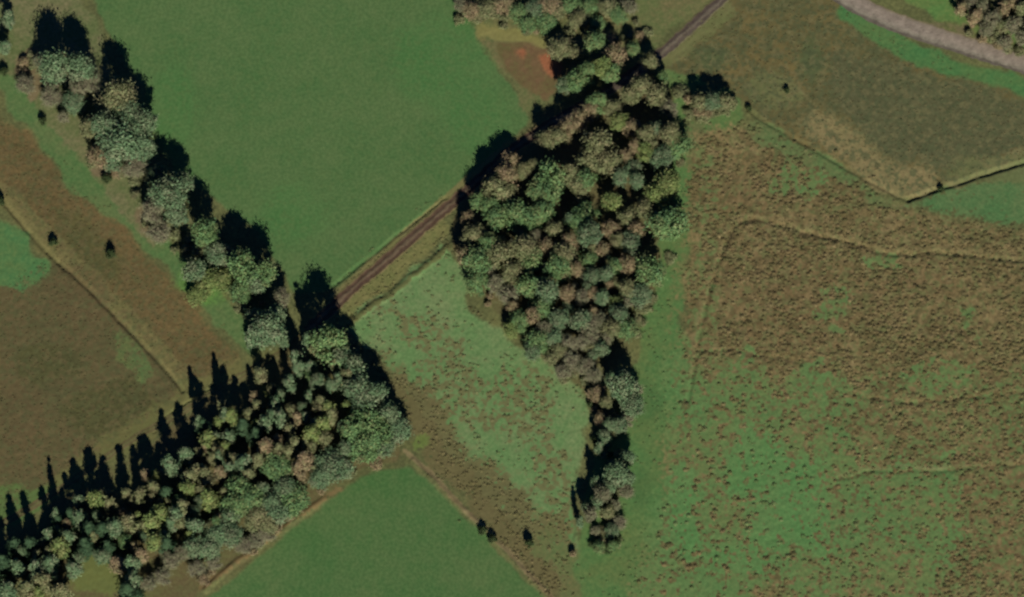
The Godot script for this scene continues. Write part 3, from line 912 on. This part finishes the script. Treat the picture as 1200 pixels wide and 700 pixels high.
	plant([
		[655, 57, 12, "O", 8], [697, 50, 11, "G"], [672, 62, 9, "O", 6], [706, 78, 10, "Y"], [688, 84, 9, "G"], [674, 96, 10, "G"], [660, 100, 8, "T"], [720, 66, 12, "B"], [716, 86, 9, "G"], [742, 58, 7, "G", 8],
		[762, 72, 8, "O", 8], [776, 92, 7, "G", 8], [752, 102, 12, "O", 12.5], [738, 112, 9, "O"], [700, 120, 10, "G", 13], [692, 130, 10, "B"], [680, 140, 10, "B"], [718, 128, 9, "O"], [727, 143, 10, "Y"], [770, 112, 11, "O"],
		[785, 128, 9, "S"], [740, 150, 9, "B"], [757, 160, 9, "O", 13], [768, 153, 8, "T"], [785, 157, 10, "O", 13], [794, 172, 13, "G", 9], [775, 184, 11, "T"], [745, 173, 8, "B"], [755, 178, 9, "Y"], [765, 172, 8, "O"],
		[700, 170, 14, "O", 14], [690, 187, 13, "O"], [712, 190, 13, "O"], [732, 184, 8, "B"], [742, 197, 8, "T"], [728, 208, 9, "T"], [746, 212, 8, "T"], [685, 210, 12, "G"], [782, 214, 15, "Y", 10], [768, 228, 12, "Y", 10],
		[598, 190, 9, "B"], [592, 206, 12, "B"], [578, 222, 13, "O"], [612, 200, 7, "O"], [622, 196, 7, "O"], [645, 208, 16, "G", 13], [632, 224, 12, "G"], [668, 204, 11, "O"], [678, 218, 12, "O"], [640, 164, 8, "O"], [654, 160, 9, "O"], [666, 148, 9, "B"],
		[562, 236, 10, "G"], [575, 242, 9, "G"], [590, 228, 12, "O"], [582, 256, 11, "G"], [604, 250, 13, "G"], [620, 256, 13, "G", 10], [636, 248, 11, "G"], [642, 228, 12, "G"], [548, 256, 7, "B"], [556, 276, 12, "O"], [572, 286, 11, "G"],
		[546, 300, 10, "B"], [560, 306, 14, "G"], [585, 300, 13, "O"], [600, 320, 12, "O"], [615, 292, 13, "O", 13], [622, 306, 12, "G"], [640, 290, 9, "B"], [662, 300, 12, "O"], [668, 284, 9, "B"], [680, 262, 12, "G"], [690, 275, 12, "T", 13.5], [670, 258, 8, "T"],
		[686, 248, 10, "G"], [655, 314, 12, "G", 12], [675, 316, 8, "B"], [620, 335, 12, "G"], [640, 336, 10, "G"], [690, 306, 9, "G"], [695, 325, 9, "T"], [560, 332, 13, "G", 9], [580, 332, 10, "S", 9], [595, 346, 12, "S", 8],
		[716, 236, 9, "Y"], [735, 255, 9, "O"], [716, 269, 9, "B"], [745, 270, 9, "B"], [738, 286, 11, "T"], [724, 282, 8, "O"], [705, 295, 9, "B"], [735, 312, 9, "B"], [721, 312, 8, "G"], [709, 322, 8, "T"], [783, 262, 17, "G", 13], [763, 318, 15, "G", 13],
		[693, 292, 8, "O"], [755, 245, 9, "O"], [650, 270, 9, "O"], [640, 342, 13, "T", 13], [635, 362, 11, "G"], [624, 370, 8, "B"], [610, 376, 11, "G", 8], [600, 385, 9, "Y", 6], [665, 345, 9, "B"], [681, 350, 8, "S"], [695, 345, 8, "B"], [706, 350, 8, "T"],
		[720, 356, 8, "Y"], [680, 376, 10, "T", 12], [691, 382, 12, "S"], [655, 375, 10, "T"], [640, 385, 10, "S", 8], [650, 396, 10, "T", 8], [630, 400, 12, "G", 8], [625, 412, 9, "T", 7], [655, 411, 8, "O", 7], [646, 420, 8, "O", 6], [666, 402, 9, "S", 8],
		[680, 402, 10, "S", 8], [695, 396, 10, "S", 8], [706, 376, 10, "S"], [716, 386, 9, "O"], [726, 370, 10, "T"], [736, 386, 11, "G", 9], [705, 410, 8, "T", 8], [670, 422, 10, "S", 7], [686, 430, 9, "S", 7], [696, 440, 9, "S", 7], [660, 436, 8, "S", 6], [748, 345, 12, "T", 9], [735, 340, 10, "O"], [700, 462, 9, "B", 6],
	], inwood, "trees of the triangular wood", 1, 1.12)
	plant(thicken([560, 250, 620, 270, 700, 300, 755, 300, 735, 380, 700, 430, 660, 420, 610, 375, 560, 330, 545, 290], 22, "OBSTS", Vector2(5, 8), Vector2(6.0, 9.0), 0.6, 55), inwood, "trees of the triangular wood", 56)
	plant([
		[540, 6, 9, "S", 5.0], [552, 12, 10, "B", 5.0], [570, 10, 10, "O", 5.0], [590, 3, 12, "B", 5.6], [607, 14, 10, "G", 5.0], [618, 28, 9, "G", 5.0], [628, 10, 9, "T", 5.0], [645, 5, 12, "B", 5.6], [640, 26, 10, "G", 4.3], [655, 14, 8, "O", 4.3], [668, 5, 9, "G", 5.0], [678, 22, 9, "O", 5.0], [690, 8, 10, "G", 5.0], [700, 28, 8, "G", 4.3], [712, 8, 10, "O", 4.3], [725, 18, 9, "G", 4.3], [738, 8, 9, "S", 5.0], [600, -16, 10, "O", 5.6], [660, -18, 12, "G", 5.6], [720, -18, 10, "B", 5.6],
	], "in the scrub behind the red earth patch", "trees behind the red earth patch", 2, 1.15)
	var pl_edge := smooth_line([110, 0, 168, 100, 180, 150, 208, 205, 252, 235, 300, 270, 330, 315, 345, 345])
	var inrow := func(x, y) -> String:
		if y > 292: return "at the track end of the open tree row"
		var side := "pasture" if near_line(pl_edge, x, y) < 12.0 else "brown strip"
		return "on the tree row's %s side%s" % [side, " in its densest part" if y > 85 and y < 200 else ""]
	plant([
		[10, 22, 8, "t", 13], [5, 56, 6, "t", 8], [64, 78, 14, "T", 16], [92, 80, 12, "T", 15], [-15, 30, 10, "T", 12], [92, 104, 9, "S", 9], [140, 114, 15, "O", 16], [152, 132, 12, "T", 13], [168, 144, 13, "T", 14], [122, 146, 13, "T", 13], [142, 168, 18, "T", 14], [166, 172, 12, "T", 11], [104, 150, 9, "O", 10], [116, 184, 10, "B", 8], [74, 138, 6, "S", 7],
		[196, 228, 17, "T", 16], [178, 248, 12, "S", 10], [214, 214, 9, "T", 11], [240, 272, 11, "G", 15], [226, 318, 10, "T", 13], [244, 330, 10, "Y", 7], [284, 312, 13, "G", 15], [306, 322, 12, "G", 14], [300, 334, 9, "T", 12], [314, 386, 15, "T", 15], [296, 398, 9, "t", 12], [330, 350, 8, "S", 10], [104, 96, 11, "S", 8], [60, 112, 11, "S", 6], [86, 120, 10, "T", 7], [158, 196, 11, "S", 6], [130, 190, 10, "T", 6], [184, 206, 9, "T", 9], [206, 252, 11, "T", 8], [186, 274, 11, "S", 6], [254, 296, 11, "T", 9], [262, 330, 11, "Y", 6], [232, 346, 11, "Y", 5], [268, 300, 9, "S", 8], [282, 342, 10, "G", 9], [322, 372, 10, "T", 10], [300, 372, 9, "T", 9], [330, 396, 9, "T", 9], [30, 100, 9, "S", 5], [46, 70, 8, "S", 6],
	], inrow, "open tree row along the large pasture", 3, 1.25)
	var sl := smooth_line([200, 725, 240, 698, 330, 628, 380, 588, 425, 556, 480, 542])
	var inbelt := func(x, y) -> String:
		if x > 395 : return "at the belt's broad end by the brown strip"
		if near_line(sl, x, y) < 16.0: return "on the small pasture's side of the tree belt"
		if near_line(tl, x, y) < 17.0: return "on the track side of the tree belt"
		return "in the middle of the long tree belt"
	plant([
		[385, 402, 16, "G", 20], [362, 402, 7, "t", 16], [398, 420, 10, "T", 14], [415, 430, 10, "T", 14], [418, 456, 12, "T", 14], [440, 462, 9, "T", 13], [426, 470, 12, "T", 13], [455, 486, 9, "T", 12], [466, 504, 11, "T", 8], [430, 496, 14, "G", 13], [414, 502, 12, "G", 13], [442, 510, 14, "G", 12], [426, 522, 14, "G", 11], [405, 526, 7, "T", 10],
		[385, 480, 7, "y"], [388, 490, 6, "o"], [378, 500, 8, "y"], [367, 512, 8, "y"], [362, 466, 5, "t"], [357, 490, 5, "t"], [357, 540, 8, "b"], [350, 550, 7, "b"], [390, 546, 14, "T", 9], [375, 560, 10, "T", 8], [324, 476, 7, "t"], [330, 492, 7, "t"], [340, 506, 6, "o"], [338, 530, 7, "o"], [402, 548, 10, "T", 8], [450, 522, 10, "T", 8], [374, 476, 7, "o"],
		[320, 490, 7, "t"], [310, 496, 7, "t"], [310, 526, 7, "b"], [325, 528, 6, "o"], [303, 542, 6, "o"], [345, 520, 7, "o"], [298, 466, 5, "b", 9], [305, 440, 7, "o", 11], [325, 548, 13, "G", 10], [340, 450, 7, "t"], [352, 432, 6, "t"],
		[200, 546, 8, "t"], [217, 536, 7, "t"], [230, 552, 8, "o"], [243, 518, 8, "y"], [257, 496, 6, "y"], [272, 490, 7, "y", 14], [268, 512, 6, "t"], [257, 538, 5, "t"], [285, 546, 8, "t"], [285, 500, 8, "D"], [300, 510, 8, "D"], [262, 480, 6, "o"], [238, 500, 7, "D"],
		[112, 588, 8, "y"], [130, 592, 6, "o"], [148, 582, 6, "o", 14], [163, 580, 6, "o", 14], [180, 574, 6, "o", 15], [195, 580, 9, "D"], [222, 562, 8, "o"], [220, 576, 8, "y"], [245, 588, 9, "y"], [240, 562, 8, "o"], [257, 556, 6, "b"], [268, 552, 6, "t"], [292, 556, 7, "o"], [280, 572, 10, "G", 11], [275, 592, 12, "G", 11], [295, 586, 12, "G", 10], [270, 606, 8, "T", 9],
		[335, 572, 10, "T", 9], [345, 586, 12, "G", 8], [318, 590, 9, "T", 9], [324, 602, 10, "T", 8], [302, 606, 11, "O", 8], [312, 612, 10, "O", 7], [215, 598, 7, "o"], [190, 606, 10, "y"], [178, 616, 10, "y"], [230, 618, 8, "t"], [205, 604, 8, "t"], [196, 640, 8, "D"], [180, 638, 8, "y"], [255, 626, 10, "T", 9], [270, 628, 10, "T", 8], [245, 642, 10, "T", 8], [226, 642, 9, "T", 9],
		[214, 648, 8, "S", 8], [200, 656, 8, "S", 8], [286, 640, 8, "S", 4], [300, 634, 8, "S", 4], [312, 626, 8, "S", 5], [190, 676, 8, "S", 5], [174, 684, 8, "S", 5], [230, 666, 8, "S", 4], [250, 660, 7, "S", 4], [263, 488, 5, "t", 17], [233, 496, 5, "t", 15], [66, 606, 5, "t", 15],
		[20, 666, 8, "t"], [40, 668, 9, "t"], [58, 664, 8, "t"], [70, 642, 9, "y"], [79, 630, 7, "t"], [55, 628, 6, "t"], [50, 684, 9, "o"], [30, 692, 9, "o"], [12, 694, 8, "t"], [105, 622, 9, "D"], [120, 622, 9, "D"], [126, 642, 8, "D"], [100, 640, 9, "D"], [95, 608, 7, "t"], [94, 588, 6, "t"], [133, 620, 9, "t"], [155, 616, 9, "o"], [165, 652, 6, "b"], [155, 662, 7, "t"], [156, 682, 8, "t"], [150, 694, 9, "D"], [140, 664, 8, "b", 7], [84, 668, 8, "t", 8], [35, 640, 9, "D"], [18, 640, 9, "D"], [4, 660, 9, "D"], [-10, 680, 9, "D"], [68, 612, 7, "D"], [82, 604, 7, "D"], [-14, 700, 10, "t"], [70, 700, 9, "o"],
	], inbelt, "trees of the belt along the small pasture", 4, 1.3)
	plant(thicken([0, 660, 90, 600, 160, 560, 230, 520, 300, 470, 350, 430, 400, 440, 450, 500, 400, 540, 340, 580, 280, 610, 200, 640, 150, 650, 90, 660, 60, 700, 0, 700], 70, "ootTTGOby", Vector2(5, 9), Vector2(8.0, 11), 0.56, 51), inbelt, "trees of the belt along the small pasture", 52)
	plant(thicken([340, 420, 356, 392, 378, 372, 398, 396, 430, 440, 380, 460], 8, "otT", Vector2(6, 9), Vector2(12, 15), 0.5, 53), inbelt, "trees of the belt along the small pasture", 54)
	var inline := "in the broken line of trees below the wood's tip"
	plant([
		[730, 452, 15, "T", 13], [742, 474, 13, "T", 8], [716, 446, 7, "t", 12], [708, 512, 8, "T", 9], [722, 556, 13, "T", 13], [735, 560, 8, "T", 11], [706, 580, 10, "S", 12], [692, 604, 8, "S", 10], [712, 600, 8, "O", 8], [680, 612, 6, "t", 9], [702, 642, 7, "G", 6], [718, 640, 6, "G", 7], [734, 492, 9, "S", 4], [744, 458, 9, "S", 7], [734, 576, 10, "S", 5], [720, 592, 8, "S", 6], [724, 614, 9, "S", 4], [698, 622, 6, "S", 7], [704, 492, 7, "B", 7], [710, 472, 7, "O", 8], [702, 524, 6, "t", 9], [698, 566, 6, "t", 10], [734, 538, 9, "T", 8], [712, 572, 9, "T", 9], [700, 590, 8, "T", 8], [716, 622, 8, "T", 6], [726, 498, 9, "T", 7], [714, 498, 8, "T", 9], [688, 596, 6, "T", 8],
	], inline, "broken line of trees below the wood", 5, 1.0)
	plant([
		[1128, 10, 7, "b", 10], [1142, 22, 8, "b", 11], [1152, 8, 8, "S", 12], [1164, 24, 9, "S", 12], [1176, 12, 9, "b", 13], [1188, 30, 9, "S", 12], [1198, 16, 9, "o", 13], [1210, 36, 10, "S", 12], [1160, -12, 10, "O", 12], [1190, -10, 10, "O", 12], [1220, 10, 10, "G", 12], [1125, -8, 8, "O", 10], [1140, 2, 9, "S", 11], [1156, 34, 8, "S", 9], [1172, 36, 8, "o", 10], [1186, 4, 9, "B", 12], [1200, 44, 9, "S", 10], [1178, 50, 7, "S", 8], [1216, 54, 9, "o", 10], [1148, -6, 9, "S", 11],
	], "in the brown copse above the pale lane", "copse above the pale lane", 6, 1.2)
	# ---------------- shrubs
	plant([
		[820, 119, 9, "O", 8, "low olive tree at the wood end of the squarish clump by the drain"], [835, 120, 10, "T", 8.4, "low grey-green tree in the middle of the squarish clump by the drain"], [850, 119, 9, "O", 8, "low olive tree at the outer end of the squarish clump by the drain"], [858, 122, 7, "s", 5, "olive shrub at the foot of the squarish clump by the drain"],
		[62, 284, 5, "d", 3.5, "small round dark shrub close to the ditch on the brown strip"], [130, 298, 6, "d", 4, "small round dark shrub standing alone midway on the brown strip"], [0, 236, 6, "d", 4, "dark shrub at the end of the brown strip's ditch"],
		[50, 142, 5, "d", 3.5, "small dark shrub on the green strip beside the tree row"], [125, 210, 6, "d", 4, "small dark shrub below the tree row's densest clump"], [4, 85, 5, "d", 4, "small dark shrub below the slender grey-green tree of the row"],
		[620, 638, 5, "d", 4.5, "dark upright shrub on the brown strip near the pale path"], [565, 622, 6, "d", 3, "dark low shrub on the pasture bank, upper of a pair"], [577, 632, 6, "d", 3, "dark low shrub on the pasture bank, lower of a pair"],
		[922, 106, 4, "d", 2.2, "tiny dark shrub alone in the rough brown field"], [878, 126, 4, "d", 2.5, "tiny dark shrub where the shallow drain begins"], [1103, 222, 4, "d", 2.5, "small dark shrub on the drain below the rough brown field"],
		[818, 132, 8, "q", 4, "brown thorny shrub between the wood and the hedge clump"], [806, 118, 7, "q", 4, "brown thorny shrub against the wood's edge near the hedge clump"],
	], "", "", 7)
	plant([[672, 650, 5, "q", 3], [340, 606, 6, "q", 3], [322, 622, 6, "q", 3], [352, 596, 5, "q", 2.5], [296, 648, 6, "q", 3]], "along the fringe of the small pasture", "thorny shrubs fringing the small pasture", 8)
	var r3 := RandomNumberGenerator.new()
	r3.seed = 99
	var scrub := func(count: int, path: Array, wide: float, kinds: String, where, group: String, sd: int):
		var l := []
		for i in count:
			var k := r3.randi() % (path.size() / 2 - 1)
			var t := r3.randf()
			l.append([lerpf(path[k * 2], path[k * 2 + 2], t) + r3.randf_range(-wide, wide), lerpf(path[k * 2 + 1], path[k * 2 + 3], t) + r3.randf_range(-wide, wide), r3.randf_range(4.0, 8.5), kinds[r3.randi() % kinds.length()], r3.randf_range(1.4, 3.2)])
		plant(l, where, group, sd)
	scrub.call(64, [20, 60, 80, 110, 110, 170, 150, 190, 190, 250, 250, 300, 300, 350], 20.0, "sssq", inrow, "scrub under the open tree row", 31)
	scrub.call(24, [240, 680, 300, 630, 350, 590, 420, 550, 470, 520], 7.0, "ssqq", "on the small pasture's edge of the belt", "scrub between the belt and the small pasture", 32)
	scrub.call(26, [556, 350, 610, 392, 660, 430, 700, 470, 720, 500], 12.0, "ssq", "on the meadow edge of the wood's tip", "scrub on the meadow edge of the wood", 33)
	scrub.call(20, [798, 150, 792, 220, 786, 300, 760, 350, 745, 400], 7.0, "sss", "on the moor edge of the triangular wood", "scrub on the moor edge of the wood", 34)
	scrub.call(40, [704, 470, 716, 540, 716, 600, 708, 650], 12.0, "ssd", "under the broken line of trees", "scrub under the broken tree line", 35)
	scrub.call(22, [540, 14, 600, 28, 660, 34, 720, 40, 760, 30], 10.0, "ssq", "around the trees behind the red earth", "scrub behind the red earth patch", 36)
	scrub.call(16, [796, 108, 815, 128, 840, 130, 862, 124], 9.0, "ssq", "between the wood and the squarish clump", "scrub joining the wood and the squarish clump", 38)
	scrub.call(10, [1130, 40, 1200, 58], 8.0, "sq", "at the foot of the brown copse", "scrub at the foot of the copse", 37)
	print("trees ", Time.get_ticks_msec() - t0)

	# ---------------- rough grass
	var patch := FastNoiseLite.new()
	patch.seed = 77
	patch.frequency = 0.05
	patch.fractal_octaves = 3
	var drift := FastNoiseLite.new()
	drift.seed = 78
	drift.frequency = 0.22
	var grass_mat := veg_material(Color(0.2, 0.2, 0.2))
	var brownness := func(p: Vector2) -> float:
		var c := cover_at(p.x, p.y)
		return clampf((c.x - c.y + 16.0) / 26.0, 0.0, 1.0)
	var tuft := tuft_mesh(1, 14, 0.62, 0.14)
	var tuft2 := tuft_mesh(2, 12, 0.55, 0.15)
	var browns := [[110, 98, 68], [100, 92, 60], [90, 88, 55], [120, 109, 77], [94, 94, 59], [86, 80, 52]]
	var greens := [[80, 98, 60], [72, 88, 54], [92, 98, 62]]
	scatter("moor_tussocks", poly(MOOR), 0.9, func(p): return clampf(0.04 + drift.get_noise_2d(p.x, p.y) * 0.3 + (0.45 + 0.8 * patch.get_noise_2d(p.x, p.y)) * brownness.call(p), 0.02, 0.9), tuft, grass_mat, Vector2(0.4, 1.7), browns, "brown tussock grass and rushes covering the open moor", 21)
	scatter("meadow_tussocks", poly([395, 380, 440, 345, 525, 280, 540, 330, 560, 380, 620, 405, 690, 455, 690, 490, 664, 580, 690, 660, 730, 760, 690, 760, 640, 690, 560, 600, 486, 520, 430, 400]), 1.1, func(p): return clampf(0.10 + 0.6 * brownness.call(p) + patch.get_noise_2d(p.x, p.y) * 0.3 + drift.get_noise_2d(p.x, p.y) * 0.4, 0.02, 0.8), tuft2, grass_mat, Vector2(0.6, 1.6), browns, "brown and dark tussocks dotting the green triangular meadow", 22)
	scatter("strip_tussocks", poly([780, 80, 860, 90, 860, 150, 815, 180, 806, 300, 800, 420, 796, 500, 778, 600, 752, 690, 752, 770, 700, 770, 690, 650, 738, 560, 745, 440, 770, 330, 782, 220]), 1.3, func(p): return clampf(0.2 + 0.5 * patch.get_noise_2d(p.x, p.y), 0.03, 0.6), tuft2, grass_mat, Vector2(0.5, 1.3), greens, "green tufts on the strip between wood and moor", 23)
	scatter("rough_field_grass", poly(NE_FIELD), 1.1, func(p): return 0.35, tuft2, grass_mat, Vector2(0.45, 0.9), [[104, 96, 62], [92, 88, 56], [80, 82, 52], [112, 104, 70]], "faded rough grass of the field below the lane", 24)
	scatter("brown_field_grass", poly(WEST_FIELD), 1.1, func(p): return 0.35, tuft2, grass_mat, Vector2(0.45, 0.85), [[94, 82, 54], [82, 76, 50], [76, 78, 50]], "brown rough grass of the field beside the ditch", 25)
	scatter("strip_grass", poly(WEST_STRIP), 1.1, func(p): return 0.35, tuft2, grass_mat, Vector2(0.45, 0.9), [[100, 86, 56], [90, 82, 52], [104, 98, 62]], "brown rough grass between the tree row and ditch", 26)
	var track_line := smooth_line(TRACK, 4.0)
	scatter("verge_tufts", poly([378, 352, 455, 282, 530, 220, 552, 262, 470, 330, 404, 392]), 0.8, func(p):
		var d := 1e9
		for i in track_line.size() - 1: d = minf(d, p.distance_to(Geometry2D.get_closest_point_to_segment(p, track_line[i], track_line[i + 1])))
		return 0.0 if d < 1.9 else (0.5 if d < 3.0 else 0.25), tuft2, grass_mat, Vector2(0.4, 1.1), [[112, 106, 70], [98, 100, 62], [88, 90, 56]], "straw-coloured tufts on the verges of the brown track", 27)
	print("done ", Time.get_ticks_msec() - t0)
